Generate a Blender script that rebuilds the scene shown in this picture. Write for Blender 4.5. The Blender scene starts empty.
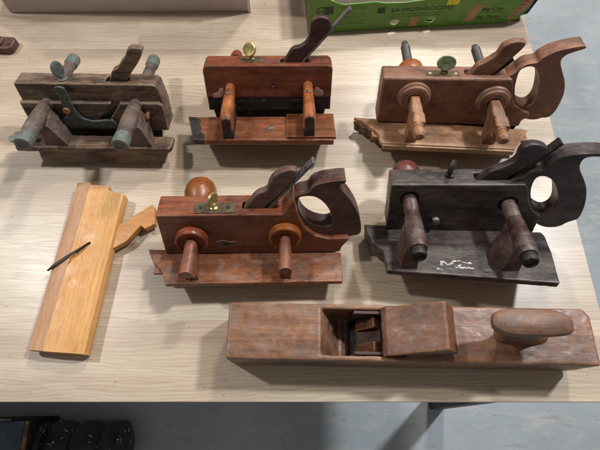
import bpy, bmesh, math, random
from mathutils import Vector, Matrix

POSE = {  # x, y, z mm, yaw, tilt, roll deg, length, height, thickness mm
  'p4': (-178.0, 197.8, 30.1, 1.7, 20.1, 1.6, 232.3, 74.0, 36.2),
  'p1': (-398.8, 402.2, 30.0, -1.0, 16.0, 0.0, 200.9, 74.6, 27.0),
  'p2': (-140.0, 430.1, 30.0, 1.2, 20.9, 0.7, 186.9, 73.3, 31.3),
  'p3': (114.9, 408.7, 30.1, -2.5, 14.0, -1.0, 229.5, 79.3, 30.7),
  'p5': (116.1, 234.2, 30.1, -3.8, 21.8, -3.6, 201.8, 80.3, 32.2),
}
S = {  # outlines in millimetres, in each tool's own frame
  'p4_stock': [(-0.1, 72.6), (155.9, 73.6), (162.1, 86.5), (169.2, 99.8), (171.7, 88.1), (175.7, 67.1), (183.6, 48.7), (197.0, 33.2), (215.6, 27.0), (241.7, 28.6), (242.1, 24.6), (234.1, 10.5), (232.3, -0.0), (-1.3, -0.4)],
  'p4_handle': [(154.5, 63.7), (164.6, 89.8), (174.1, 100.5), (187.2, 102.8), (190.5, 112.5), (200.8, 118.7), (217.0, 121.7), (230.9, 123.1), (229.0, 118.5), (222.2, 115.4), (225.1, 109.0), (238.8, 90.8), (253.1, 62.6), (258.3, 36.2), (255.8, 27.4), (245.4, 25.6), (237.9, 20.7), (191.2, 21.3), (158.1, 37.5)],
  'p4_hole': [(176.6, 97.2), (187.4, 98.7), (197.1, 96.2), (207.4, 86.0), (215.8, 70.2), (219.5, 53.8), (216.4, 42.6), (199.4, 44.7), (183.7, 56.1), (175.1, 74.2), (173.6, 91.4)],
  'p4_wedge': [(113.6, 81.0), (124.8, 97.8), (136.9, 100.9), (139.8, 115.3), (147.1, 126.1), (158.8, 133.6), (171.5, 133.5), (174.6, 127.5), (168.1, 115.1), (153.7, 95.9), (139.9, 80.8)],
  'p4_iron': [(146.2, 85.6), (190.2, 145.0)],
  'p4_inlay': [(63.9, 21.2), (70.8, 25.1), (78.9, 27.9), (84.9, 22.9), (92.9, 25.7), (99.0, 20.7), (93.3, 14.7), (85.7, 17.8), (77.2, 11.8), (68.4, 15.0)],
  'p5_stock': [(0.3, 77.9), (162.5, 80.1), (168.0, 73.8), (175.9, 52.4), (186.3, 35.2), (197.3, 28.3), (197.8, 22.9), (196.9, 6.1), (197.4, -3.5), (1.7, -0.7)],
  'p5_handle': [(146.4, 72.4), (147.7, 80.4), (158.9, 86.9), (169.5, 97.8), (182.2, 97.9), (182.6, 106.9), (188.6, 115.7), (199.3, 120.1), (215.2, 122.3), (233.6, 123.2), (246.3, 121.8), (248.7, 116.2), (235.4, 118.9), (219.6, 118.1), (216.6, 110.1), (219.4, 99.8), (231.1, 84.6), (240.3, 68.9), (247.6, 47.3), (250.3, 26.3), (248.8, 17.2), (237.0, 11.3), (233.3, 5.6), (223.8, 1.5), (206.5, 3.0), (180.8, 23.0), (156.7, 49.1)],
  'p5_hole': [(173.0, 87.0), (182.5, 90.3), (195.3, 83.4), (204.8, 70.0), (211.5, 54.3), (215.5, 39.8), (213.0, 29.1), (204.2, 25.3), (191.5, 33.2), (181.2, 46.1), (173.1, 67.9)],
  'p5_wedge': [(113.6, 83.0), (120.9, 92.5), (133.8, 97.3), (147.4, 107.2), (146.0, 119.6), (149.7, 128.2), (160.1, 132.4), (173.8, 128.3), (178.6, 124.1), (178.1, 115.5), (165.7, 100.6), (145.3, 81.8)],
  'p5_iron': [(148.7, 80.2), (189.2, 133.9)],
  'p3_stock': [(0.2, 78.3), (176.6, 80.0), (181.7, 69.6), (187.1, 51.4), (197.0, 35.9), (211.7, 27.3), (221.6, 24.0), (223.8, 14.8), (215.9, 8.9), (215.8, -2.6), (0.5, 0.8)],
  'p3_handle': [(163.8, 70.7), (171.3, 80.5), (179.7, 87.0), (183.4, 94.8), (190.3, 101.0), (203.0, 102.1), (204.2, 108.8), (213.9, 116.3), (223.2, 121.5), (240.1, 126.0), (252.9, 128.4), (254.9, 124.2), (243.1, 119.7), (232.7, 114.5), (229.7, 105.5), (240.0, 89.9), (251.8, 72.8), (258.6, 54.7), (260.2, 35.6), (259.4, 21.2), (254.7, 11.7), (244.6, 11.4), (238.9, 7.5), (227.2, 7.2), (205.4, 14.1), (180.1, 31.7)],
  'p3_hole': [(184.4, 74.4), (182.5, 90.2), (188.4, 95.7), (197.0, 97.4), (205.7, 92.2), (215.4, 76.7), (221.4, 57.2), (223.5, 41.7), (219.2, 31.0), (209.3, 30.7), (198.1, 37.6), (192.1, 47.9), (186.5, 63.0)],
  'p3_wedge': [(123.1, 81.7), (127.9, 92.7), (132.8, 94.4), (149.5, 108.3), (149.7, 115.6), (154.4, 124.3), (168.2, 128.8), (178.8, 127.6), (181.2, 124.8), (178.1, 116.1), (171.5, 105.7), (161.1, 90.3), (155.6, 82.4)],
  'p3_iron': [(156.0, 82.6), (172.0, 102.2)],
  'p2_wedge': [(119.8, 78.8), (128.5, 93.4), (137.0, 94.1), (146.8, 99.1), (153.5, 111.7), (152.6, 125.4), (157.1, 133.4), (166.4, 137.3), (177.3, 134.6), (183.0, 128.0), (182.2, 118.5), (177.1, 110.3), (161.0, 93.3), (145.6, 78.7)],
  'p2_iron': [(146.4, 78.2), (206.0, 147.1)],
  'p2_inl': [(9.3, 28.6), (17.8, 31.1), (20.9, 38.4), (27.5, 38.4), (24.3, 23.6), (9.1, 22.0)],
  'p2_inr': [(160.6, 38.3), (168.0, 38.3), (169.6, 35.0), (175.7, 32.5), (174.6, 23.4), (161.0, 24.3)],
  'p1_wedge': [(133.5, 76.5), (140.9, 90.6), (149.4, 93.8), (155.2, 101.4), (164.6, 110.4), (172.2, 124.7), (188.3, 123.6), (191.9, 122.2), (183.6, 106.2), (168.7, 89.5), (156.9, 75.3)],
  'p1_lever': [(62.8, 75.8), (68.0, 78.2), (76.6, 76.0), (77.6, 39.7), (82.4, 25.7), (95.2, 20.5), (126.7, 22.9), (128.8, 15.7), (120.5, 8.1), (47.1, 10.5), (47.9, 19.7), (59.7, 27.1), (63.2, 42.9)],
  'p1_cut': [(137.0, 51.6), (143.1, 48.4), (117.6, 18.0), (102.5, 21.4)],
  'p1_screw': [(66.1, 39.5)],
  'p1_bit': [(178.7, 31.7)],
  'p5_screw': [(64.4, 18.0)],
  'p2_marks': [(100.0, 42.8), (82.3, 14.7)],
  'p2_dark': [(1.6, 22.0), (186.7, 22.5)],
  'ts4': [(70.4, 11.7), (46.0, 19.1), (97.2, -0.6)],
  'ts2': [(69.0, 16.6), (48.1, 26.1), (89.6, 7.2)],
  'ts3': [(85.3, 12.9), (59.6, 16.7), (106.3, 6.6)],
  'ts5': [(74.9, 17.8), (77.5, 48.8)],
  'ts1': [(66.6, 11.3)],
  'p4_fence': [(-27.2, 9.5), (-24.8, 4.2), (-16.2, -12.9), (-8.4, -19.7), (-1.5, -29.6), (5.7, -48.6), (232.0, -47.4), (233.8, 0.8)],
  'p5_fence': [(-27.9, 9.2), (-23.3, -11.7), (-18.5, -24.5), (-11.0, -31.4), (-4.9, -38.3), (-2.2, -71.9), (203.1, -85.7), (209.2, -37.5), (209.8, -7.6), (206.9, -0.3)],
  'p3_fence': [(-33.8, 12.5), (-20.4, 3.7), (-8.9, -9.6), (-0.4, -18.3), (3.2, -33.5), (8.3, -44.0), (197.3, -49.9), (226.4, -8.2)],
  'p2_fence': [(-30.4, -12.4), (-30.0, -15.1), (-12.7, -31.4), (-6.5, -44.5), (-3.4, -57.2), (3.1, -74.4), (187.1, -76.8), (191.6, -15.1)],
  'p2_toe': [(-30.4, -12.4), (-14.3, -71.8)],
  'p1_fence': [(-24.9, -15.5), (-21.1, -24.5), (-14.0, -31.1), (-12.1, -46.4), (210.8, -45.8), (213.9, -23.8)],
  'p5_paint': [(65.4, -58.4), (101.8, -62.2)],
  'p4_arms': [(38.8, 32.9), (158.1, 39.0)],
  'p5_arms': [(26.5, 54.2), (150.8, 47.8)],
  'p3_arms': [(47.8, 50.1), (160.2, 46.1)],
  'p2_arms': [(36.8, 40.0), (151.5, 42.5)],
  'p1_arms': [(35.5, 42.6), (163.7, 43.1)],
  'p3_rear': [(43.0, 132.0, 50.0), (140.0, 137.0, 47.0), (47.0, 88.0, 50.0)],
  'p1_rear': [(43.0, 117.0, 43.0), (166.0, 109.0, 43.0)],
  'p4_bun': [(41.0, 86.0, 40.0), (42.0, 72.0, 40.0)],
  'p5_bun': [(27.0, 77.0, 50.0)],
}
R = math.radians
scene = bpy.context.scene
col = scene.collection
random.seed(4)

# ------------------------------------------------------------------ materials
def lin(c):
    return tuple((v / 12.92 if v <= .04045 else ((v + .055) / 1.055) ** 2.4) for v in (x / 255 for x in c)) + (1,)

class NT:
    def __init__(s, name):
        s.m = bpy.data.materials.new(name); s.m.use_nodes = True
        s.t = s.m.node_tree; s.n = s.t.nodes; s.b = s.n['Principled BSDF']
        s.co = s.n.new('ShaderNodeTexCoord')
    def link(s, a, b): s.t.links.new(a, b)
    def mapping(s, scale, rot=(0, 0, 0), loc=(0, 0, 0)):
        m = s.n.new('ShaderNodeMapping'); m.inputs['Scale'].default_value = scale
        m.inputs['Rotation'].default_value = rot; m.inputs['Location'].default_value = loc
        s.link(s.co.outputs['Object'], m.inputs[0]); return m.outputs[0]
    def noise(s, vec, scale=1, detail=6, rough=.6, dist=0):
        n = s.n.new('ShaderNodeTexNoise'); n.inputs['Scale'].default_value = scale
        n.inputs['Detail'].default_value = detail; n.inputs['Roughness'].default_value = rough
        n.inputs['Distortion'].default_value = dist; s.link(vec, n.inputs['Vector']); return n.outputs['Fac']
    def ramp(s, fac, stops):
        r = s.n.new('ShaderNodeValToRGB'); e = r.color_ramp.elements
        while len(e) < len(stops): e.new(.5)
        for i, (p, c) in enumerate(stops):
            e[i].position = p; e[i].color = c if len(c) == 4 else tuple(c) + (1,)
        s.link(fac, r.inputs[0]); return r.outputs[0]
    def mix(s, fac, a, b, mode='MIX'):
        m = s.n.new('ShaderNodeMix'); m.data_type = 'RGBA'; m.blend_type = mode
        if isinstance(fac, (int, float)): m.inputs[0].default_value = fac
        else: s.link(fac, m.inputs[0])
        for i, v in ((6, a), (7, b)):
            if isinstance(v, tuple): m.inputs[i].default_value = v
            else: s.link(v, m.inputs[i])
        return m.outputs[2]
    def bump(s, h, strength=.3, dist=.0005):
        b = s.n.new('ShaderNodeBump'); b.inputs['Strength'].default_value = strength
        b.inputs['Distance'].default_value = dist; s.link(h, b.inputs['Height'])
        s.link(b.outputs[0], s.b.inputs['Normal']); return b
    def edge(s, radius, lo=.004, hi=.09):
        bv = s.n.new('ShaderNodeBevel'); bv.samples = 4; bv.inputs['Radius'].default_value = radius
        g = s.n.new('ShaderNodeNewGeometry')
        d = s.n.new('ShaderNodeVectorMath'); d.operation = 'DOT_PRODUCT'
        s.link(bv.outputs[0], d.inputs[0]); s.link(g.outputs['Normal'], d.inputs[1])
        r = s.n.new('ShaderNodeMapRange'); r.inputs['From Min'].default_value = 1 - lo
        r.inputs['From Max'].default_value = 1 - hi; s.link(d.outputs['Value'], r.inputs['Value'])
        return r.outputs[0]

def wood(name, dark, light, dirt=(60, 55, 52), dirt_amt=.4, rough=.5, grain=1., wear=None, wear_amt=.5, axis='x', dust=None, dust_amt=0, seed=0, bump=.35, patina=.7, scratch=.5, blot=.8, dusts=(16, 60, 60)):
    t = NT(name)
    st = {'x': (9, 140, 140), 'y': (140, 9, 140), 'z': (140, 140, 9)}[axis]
    st = tuple(v * grain for v in st)
    v = t.mapping(st, loc=(seed, seed * 2.1, seed * .7))
    g = t.noise(v, 1, 7, .62, .6)
    fine = t.noise(t.mapping(tuple(x * 5 for x in st)), 1, 4, .7)
    c = t.ramp(g, [(.28, lin(dark)), (.55, lin(tuple((a + b) // 2 for a, b in zip(dark, light)))), (.78, lin(light))])
    c = t.mix(t.ramp(fine, [(.35, (.55, .55, .55)), (.6, (1, 1, 1))]), (0, 0, 0, 1), c) if 0 else t.mix(.45, c, t.ramp(fine, [(.3, (.35, .33, .32)), (.62, (1, 1, 1))]), 'MULTIPLY')
    bl = t.noise(t.mapping((22, 30, 30), loc=(seed * 3, 1, seed)), 1, 7, .68, 1.2)
    c = t.mix(t.ramp(bl, [(.48, (0, 0, 0)), (.70, (dirt_amt,) * 3)]), c, lin(dirt))
    bl2 = t.noise(t.mapping((60, 60, 60), loc=(seed * 5, 3, seed)), 1, 8, .75)
    c = t.mix(t.ramp(bl2, [(.35, (.6, .58, .56)), (.55, (1, 1, 1)), (.75, (1.25, 1.2, 1.15))]), c, c) if 0 else t.mix(blot, c, t.ramp(bl2, [(.3, (.50, .46, .44)), (.5, (1, 1, 1))]), 'MULTIPLY')
    # short ray flecks along the grain
    fk = t.noise(t.mapping({'x': (110, 900, 900), 'y': (900, 110, 900), 'z': (900, 900, 110)}[axis], loc=(seed, 4, 2)), 1, 2, .5)
    c = t.mix(.55, c, t.ramp(fk, [(.30, (.45, .40, .38)), (.40, (1, 1, 1))]), 'MULTIPLY')
    # broad handling patina: darker here, rubbed lighter there
    pa = t.noise(t.mapping((10, 16, 14), loc=(seed * 1.7, 2, seed)), 1, 4, .6, .8)
    c = t.mix(patina, c, t.ramp(pa, [(.36, (.38, .35, .34)), (.5, (.95, .95, .95)), (.60, (1.0, 1.0, 1.0))]), 'MULTIPLY')
    if dust:
        dn = t.noise(t.mapping(dusts, loc=(2 + seed, 8, 1)), 1, 10, .78, .3)
        c = t.mix(t.ramp(dn, [(.45, (0, 0, 0)), (.72, (dust_amt,) * 3)]), c, lin(dust))
    if wear:
        e = t.edge(.0022)
        wn = t.noise(t.mapping((120, 120, 120)), 1, 5, .7)
        m = t.n.new('ShaderNodeMath'); m.operation = 'MULTIPLY'; t.link(e, m.inputs[0])
        t.link(t.ramp(wn, [(.34, (0, 0, 0)), (.56, (min(1, wear_amt * 1.25),) * 3)]), m.inputs[1])
        c = t.mix(m.outputs[0], c, lin(wear))
    # small dents and scratches
    sc = t.n.new('ShaderNodeTexVoronoi'); sc.feature = 'DISTANCE_TO_EDGE'; sc.inputs['Scale'].default_value = 1
    t.link(t.mapping((38, 90, 70), rot=(.3, .5, .4)), sc.inputs['Vector'])
    scr = t.ramp(sc.outputs['Distance'], [(0, (1, 1, 1)), (.012, (0, 0, 0))])
    msk = t.mix(1., scr, t.ramp(bl2, [(.54, (0, 0, 0)), (.64, (scratch * .6,) * 3)]), 'MULTIPLY')
    c = t.mix(msk, c, lin(tuple(min(255, int(x * 1.35) + 12) for x in light)))
    t.link(c, t.b.inputs['Base Color'])
    t.link(t.ramp(t.mix(.5, bl, bl2), [(.36, (rough - .14,) * 3), (.62, (min(1, rough + .22),) * 3)]), t.b.inputs['Roughness'])
    hh = t.mix(.5, g, bl2)
    t.bump(t.mix(.35, hh, fine), bump, .0012)
    return t.m

def metal(name, c1, c2, metallic=.8, rough=.4, scale=150, bump=.3):
    t = NT(name)
    n = t.noise(t.mapping((scale,) * 3), 1, 8, .7, .5)
    t.link(t.ramp(n, [(.35, lin(c1)), (.65, lin(c2))]), t.b.inputs['Base Color'])
    t.b.inputs['Metallic'].default_value = metallic
    t.link(t.ramp(n, [(.3, (rough,) * 3), (.7, (min(1, rough + .25),) * 3)]), t.b.inputs['Roughness'])
    t.bump(n, bump, .0008)
    return t.m

M = {}
M['p1'] = wood('weathered_dark_beech', (56, 38, 31), (124, 94, 78), (92, 82, 77), .65, .48, wear=(188, 158, 130), wear_amt=.85, seed=1, dust=(168, 138, 108), dust_amt=.7, bump=.8)
M['p1b'] = wood('weathered_arm_wood', (70, 50, 42), (128, 98, 84), (112, 108, 106), .7, .6, axis='y', wear=(150, 120, 95), wear_amt=.4, seed=2, dust=(142, 128, 114), dust_amt=.5, bump=.7)
M['p2'] = wood('red_brown_beech', (100, 48, 31), (158, 90, 58), (66, 44, 36), .6, .32, wear=(176, 120, 86), wear_amt=.6, seed=3)
M['p2f'] = wood('polished_red_beech', (108, 60, 36), (170, 104, 66), (70, 40, 30), .45, .34, wear=(180, 128, 92), wear_amt=.5, seed=4)
M['p2a'] = wood('orange_arm_wood', (140, 76, 40), (206, 126, 74), (90, 54, 40), .5, .3, axis='y', wear=(200, 140, 96), wear_amt=.3, seed=5)
M['p2w'] = wood('dark_wedge_wood', (50, 24, 22), (92, 50, 42), (60, 40, 38), .4, .4, wear=(128, 98, 88), wear_amt=.5, seed=6)
M['ebony'] = wood('black_boxing_wood', (26, 22, 22), (62, 52, 50), (84, 74, 70), .4, .45, seed=7, wear=(110, 98, 92), wear_amt=.4)
M['p3'] = wood('mid_brown_beech', (122, 80, 58), (168, 118, 90), (84, 56, 46), .5, .5, wear=(196, 156, 126), wear_amt=.5, seed=8)
M['p3f'] = wood('pale_brown_beech', (156, 110, 78), (206, 160, 120), (130, 90, 68), .4, .45, wear=(206, 170, 138), wear_amt=.5, seed=9)
M['p3a'] = wood('pale_arm_wood', (146, 98, 66), (196, 142, 104), (116, 80, 60), .4, .5, axis='y', wear=(110, 76, 58), wear_amt=.4, seed=10)
M['p4'] = wood('old_red_beech', (108, 56, 36), (164, 100, 66), (100, 80, 70), .65, .34, wear=(150, 110, 88), wear_amt=.5, seed=11)
M['p4f'] = wood('worn_fence_beech', (116, 68, 46), (172, 114, 80), (132, 114, 104), .8, .30, wear=(176, 128, 96), wear_amt=.5, seed=12)
M['p4a'] = wood('worn_arm_beech', (112, 62, 42), (166, 106, 76), (120, 92, 80), .5, .42, axis='y', wear=(180, 140, 116), wear_amt=.3, seed=13)
M['p4w'] = wood('grey_brown_wedge_wood', (86, 58, 46), (138, 104, 88), (124, 108, 104), .5, .5, wear=(164, 140, 126), wear_amt=.4, seed=14)
M['p4h'] = wood('worn_handle_beech', (62, 34, 27), (112, 74, 60), (116, 98, 94), .5, .42, wear=(150, 122, 110), wear_amt=.35, seed=15)
M['p3toe'] = wood('torn_end_wood', (70, 48, 38), (140, 104, 76), (50, 38, 32), .8, .7, wear=(180, 140, 104), wear_amt=.6, seed=31, bump=1.)
M['box_o'] = wood('amber_boxwood', (136, 72, 28), (196, 116, 50), (104, 56, 30), .6, .26, seed=16, bump=.1)
M['red_o'] = wood('red_boxwood', (120, 56, 34), (176, 96, 62), (100, 50, 36), .4, .25, seed=17, bump=.1)
M['p5'] = wood('blackened_beech', (38, 31, 29), (84, 70, 63), (88, 56, 44), .6, .36, wear=(132, 100, 80), wear_amt=.6, seed=18, dust=(126, 118, 113), dust_amt=.5)
M['p5t'] = wood('black_handle_wood', (38, 28, 27), (84, 60, 52), (104, 100, 102), .6, .36, wear=(96, 84, 80), wear_amt=.3, seed=19, dust=(108, 106, 108), dust_amt=.25)
M['p5a'] = wood('dark_red_arm_wood', (52, 34, 30), (104, 62, 50), (108, 98, 94), .7, .42, axis='y', wear=(140, 104, 86), wear_amt=.4, seed=20, dust=(140, 128, 120), dust_amt=.35)
M['p5n'] = wood('red_knob_wood', (84, 38, 30), (134, 70, 56), (110, 90, 90), .5, .25, seed=21, bump=.1)
M['jack'] = wood('brown_body_beech', (106, 68, 46), (170, 120, 86), (98, 80, 76), .85, .38, grain=.55, wear=(204, 146, 96), wear_amt=.9, seed=22, dust=(158, 136, 120), dust_amt=.4, bump=.5)
M['jackw'] = wood('rust_brown_wedge_wood', (98, 58, 36), (150, 96, 62), (92, 66, 52), .6, .42, wear=(206, 150, 100), wear_amt=1, seed=23)
M['jackd'] = wood('dark_throat_wood', (60, 40, 34), (118, 92, 82), (70, 52, 46), .5, .6, seed=24)
M['jackh'] = wood('worn_grip_beech', (104, 70, 48), (158, 112, 80), (110, 96, 92), .7, .45, wear=(160, 116, 86), wear_amt=.6, seed=25)
M['yel'] = wood('fresh_yellow_beech', (206, 146, 80), (226, 172, 104), (210, 156, 94), .15, .42, axis='y', grain=.8, wear=(238, 200, 146), wear_amt=.5, seed=26, bump=.12, patina=.12, scratch=.05, blot=.15)
M['yel2'] = wood('pinkish_strip_beech', (182, 134, 96), (206, 160, 122), (184, 140, 108), .2, .5, axis='y', grain=.8, seed=27, bump=.12, patina=.12, scratch=.05, blot=.15)
M['yelw'] = wood('orange_brown_wedge_wood', (176, 114, 54), (204, 144, 78), (176, 120, 66), .3, .38, grain=.8, seed=33, bump=.12, patina=.2, scratch=.05, blot=.2)
M['pale'] = wood('pale_repair_wood', (188, 140, 116), (214, 170, 146), (170, 120, 100), .3, .5, seed=28)
M['brass'] = metal('brass', (150, 130, 74), (206, 190, 130), .9, .25, 90, .1)
M['brassd'] = metal('tarnished_brass', (70, 62, 48), (118, 104, 80), .6, .5, 160)
M['brassg'] = metal('greened_brass', (92, 96, 66), (140, 140, 104), .7, .4, 120)
M['verd'] = metal('verdigris_metal', (82, 90, 84), (124, 126, 116), .35, .55, 170, .7)
M['verdd'] = metal('dark_green_metal', (66, 76, 70), (104, 110, 100), .4, .5, 160, .6)
M['lever'] = metal('dull_grey_green_iron', (60, 64, 62), (106, 108, 102), .5, .5, 160, .5)
M['steel'] = metal('dull_steel', (92, 88, 86), (150, 146, 142), .8, .4, 130)
M['dsteel'] = metal('dark_steel', (34, 30, 30), (76, 68, 64), .7, .45, 130, .5)
M['copper'] = metal('copper_screw', (150, 96, 66), (196, 140, 106), .7, .4, 120)
M['black'] = metal('black_painted_steel', (16, 17, 20), (30, 32, 36), .2, .4, 60)
M['thread'] = wood('grey_threaded_wood', (58, 52, 50), (122, 112, 106), (84, 80, 80), .4, .5, axis='y', seed=30)

# ------------------------------------------------------------------ mesh helpers (millimetres)
def V(*a): return Vector(a)

def chaikin(p, n=2, closed=True):
    for _ in range(n):
        q = []
        m = len(p)
        for i in range(m if closed else m - 1):
            a, b = p[i], p[(i + 1) % m]
            q += [tuple(x * .75 + y * .25 for x, y in zip(a, b)), tuple(x * .25 + y * .75 for x, y in zip(a, b))]
        if not closed: q = [p[0]] + q + [p[-1]]
        p = q
    return p

def prism(bm, pts, a, b, plane='xz', holes=()):
    """outline in the xz (or xy, yz) plane pulled from a to b along the third axis"""
    def P(u, v, w):
        return {'xz': (u, w, v), 'xy': (u, v, w), 'yz': (w, u, v)}[plane]
    loops = [pts] + list(holes)
    newv, edges = [], []
    for lp in loops:
        vs = [bm.verts.new(P(u, v, a)) for u, v in lp]
        newv += vs
        edges += [bm.edges.new((vs[i], vs[(i + 1) % len(vs)])) for i in range(len(vs))]
    if holes:
        r = bmesh.ops.triangle_fill(bm, use_beauty=True, edges=edges)
        faces = [g for g in r['geom'] if isinstance(g, bmesh.types.BMFace)]
        bmesh.ops.dissolve_limit
    else:
        faces = [bm.faces.new(newv)]
    r = bmesh.ops.extrude_face_region(bm, geom=faces)
    d = Vector(P(0, 0, b - a))
    vv = [g for g in r['geom'] if isinstance(g, bmesh.types.BMVert)]
    for x in vv: x.co += d
    if not bm.faces: return
    return newv + vv

def box(bm, x0, x1, y0, y1, z0, z1):
    r = bmesh.ops.create_cube(bm, size=1)
    for v in r['verts']:
        v.co = Vector((x0 + (v.co.x + .5) * (x1 - x0), y0 + (v.co.y + .5) * (y1 - y0), z0 + (v.co.z + .5) * (z1 - z0)))
    return r['verts']

def lathe(bm, prof, o=(0, 0, 0), axis='y', seg=32, ell=1.):
    """prof: (radius, along) pairs"""
    rings = []
    for r, a in prof:
        ring = []
        for i in range(seg):
            t = 2 * math.pi * i / seg
            c, s = r * math.cos(t), r * math.sin(t) * ell
            p = {'y': (c, a, s), 'z': (c, s, a), 'x': (a, c, s)}[axis]
            ring.append(bm.verts.new((p[0] + o[0], p[1] + o[1], p[2] + o[2])))
        rings.append(ring)
    for k in range(len(rings) - 1):
        for i in range(seg):
            j = (i + 1) % seg
            bm.faces.new((rings[k][i], rings[k][j], rings[k + 1][j], rings[k + 1][i]))
    bm.faces.new(rings[0]); bm.faces.new(rings[-1])
    return [v for r in rings for v in r]

def loft(bm, secs):
    rings = [[bm.verts.new(p) for p in s] for s in secs]
    n = len(rings[0])
    for k in range(len(rings) - 1):
        for i in range(n):
            j = (i + 1) % n
            bm.faces.new((rings[k][i], rings[k][j], rings[k + 1][j], rings[k + 1][i]))
    bm.faces.new(rings[0]); bm.faces.new(rings[-1])
    return [v for r in rings for v in r]

def link_obj(name, bm, mat, parent=None, bevel=0, seg=2, angle=35, wob=0):
    bmesh.ops.recalc_face_normals(bm, faces=bm.faces)
    for v in bm.verts: v.co *= .001
    me = bpy.data.meshes.new(name); bm.to_mesh(me); bm.free()
    for p in me.polygons: p.use_smooth = True
    me.set_sharp_from_angle(angle=R(angle))
    me.materials.append(mat)
    o = bpy.data.objects.new(name, me); col.objects.link(o)
    if parent: o.parent = parent
    if bevel:
        m = o.modifiers.new('bevel', 'BEVEL'); m.width = bevel * .001; m.segments = seg
        m.limit_method = 'ANGLE'; m.angle_limit = R(40); m.harden_normals = True
    return o

def cut(o, cutters):
    """carve solids out of an object's mesh for good"""
    for bm in cutters:
        bmesh.ops.recalc_face_normals(bm, faces=bm.faces)
        for v in bm.verts: v.co *= .001
        me = bpy.data.meshes.new('cut'); bm.to_mesh(me); bm.free()
        c = bpy.data.objects.new('cut', me); col.objects.link(c)
        c.parent = o.parent
        saved = [(m.name, m.show_viewport) for m in o.modifiers]
        for m in o.modifiers: m.show_viewport = False
        b = o.modifiers.new('b', 'BOOLEAN'); b.operation = 'DIFFERENCE'; b.object = c; b.solver = 'EXACT'
        bpy.context.view_layer.update()
        dg = bpy.context.evaluated_depsgraph_get()
        nm = bpy.data.meshes.new_from_object(o.evaluated_get(dg), depsgraph=dg)
        o.modifiers.remove(b)
        for m in o.modifiers: m.show_viewport = True
        o.data = nm
        for p in nm.polygons: p.use_smooth = True
        nm.set_sharp_from_angle(angle=R(35))
        bpy.data.objects.remove(c)

def rough_up(o, vox=.9, amt=.9, scale=14):
    """remodel a solid with slightly uneven, knocked edges, as old wood has"""
    r = o.modifiers.new('remesh', 'REMESH'); r.mode = 'VOXEL'; r.voxel_size = vox * .001; r.use_smooth_shade = True
    m = o.modifiers.new('smooth', 'SMOOTH'); m.factor = .5; m.iterations = 2
    for k, (sc, am) in enumerate(((scale, amt), (scale * .28, amt * .35))):
        tx = bpy.data.textures.new('wear', 'CLOUDS'); tx.noise_scale = sc * .001; tx.noise_depth = 3
        d = o.modifiers.new('wear', 'DISPLACE'); d.texture = tx; d.strength = am * .001; d.mid_level = .5; d.texture_coords = 'LOCAL'
    return o

def tag(o, label, cat, group=None, kind=None):
    if label: o['label'] = label
    if cat: o['category'] = cat
    if group: o['group'] = group
    if kind: o['kind'] = kind
    return o

def rotmat(yaw, tilt, roll):
    return Matrix.Rotation(R(yaw), 4, 'Z') @ Matrix.Rotation(-R(tilt), 4, 'X') @ Matrix.Rotation(R(roll), 4, 'Y')

def root(name, label, cat, key, group=None):
    e = bpy.data.objects.new(name, None); col.objects.link(e); e.empty_display_size = .02
    x, y, z, yaw, tilt, roll = POSE[key][:6]
    e.matrix_world = Matrix.Translation((x * .001, y * .001, z * .001)) @ rotmat(yaw, tilt, roll)
    tag(e, label, cat, group)
    return e

def arch(y, x, w, ztop, zbot, n=10, flat=1., yb=None):
    yb = y if yb is None else yb
    """section: round top, flat sides"""
    r = w / 2
    pts = [(x + r, yb, zbot)]
    for i in range(n + 1):
        t = math.pi * i / n
        pts.append((x + r * math.cos(t), y, ztop - r * flat + r * flat * math.sin(t)))
    pts.append((x - r, yb, zbot))
    return pts

def trap(y, x, w, zt, xb, wb, zb, c=3):
    return [(xb + wb / 2, y, zb), (x + w / 2, y, zt - c), (x + w / 2 - c, y, zt), (x - w / 2 + c, y, zt), (x - w / 2, y, zt - c), (xb - wb / 2, y, zb)]

def threads(r, y0, y1, pitch=4., depth=1.3):
    out = []; y = y0; s = 1 if y1 > y0 else -1
    n = int(abs(y1 - y0) / pitch)
    for i in range(n):
        out += [(r - depth, y), (r, y + s * pitch * .5)]; y += s * pitch
    out.append((r - depth, y))
    return out

def block_depth(key, yb, x1):
    x, y, z, yaw, tilt, roll, L = POSE[key][:7]
    st, ct = math.sin(R(tilt)), math.cos(R(tilt))
    low = max(0, x1 * math.sin(R(roll)), -25 * math.sin(R(roll)))
    return (z - yb * st - low) / ct - .2

def slanted(key, pts, y0, y1, base=3, deep=34, slope=.75):
    """extend the two foot points of a wedge outline down into its slot"""
    a, b = pts[0], pts[-1]
    p = [(a[0] - deep * slope * .75, a[1] - deep)] + list(pts) + [(b[0] - deep * slope * .95, b[1] - deep)]
    return p

def skate(e, key, y0, y1, x0, x1, mat):
    d = block_depth(key, y1, x1)
    bm = bmesh.new(); prism(bm, [(x0, 4), (x0 + 6, -d), (x1 - 6, -d), (x1, 4)], y0, y1)
    return link_obj('skate', bm, mat, e, .5)

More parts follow.
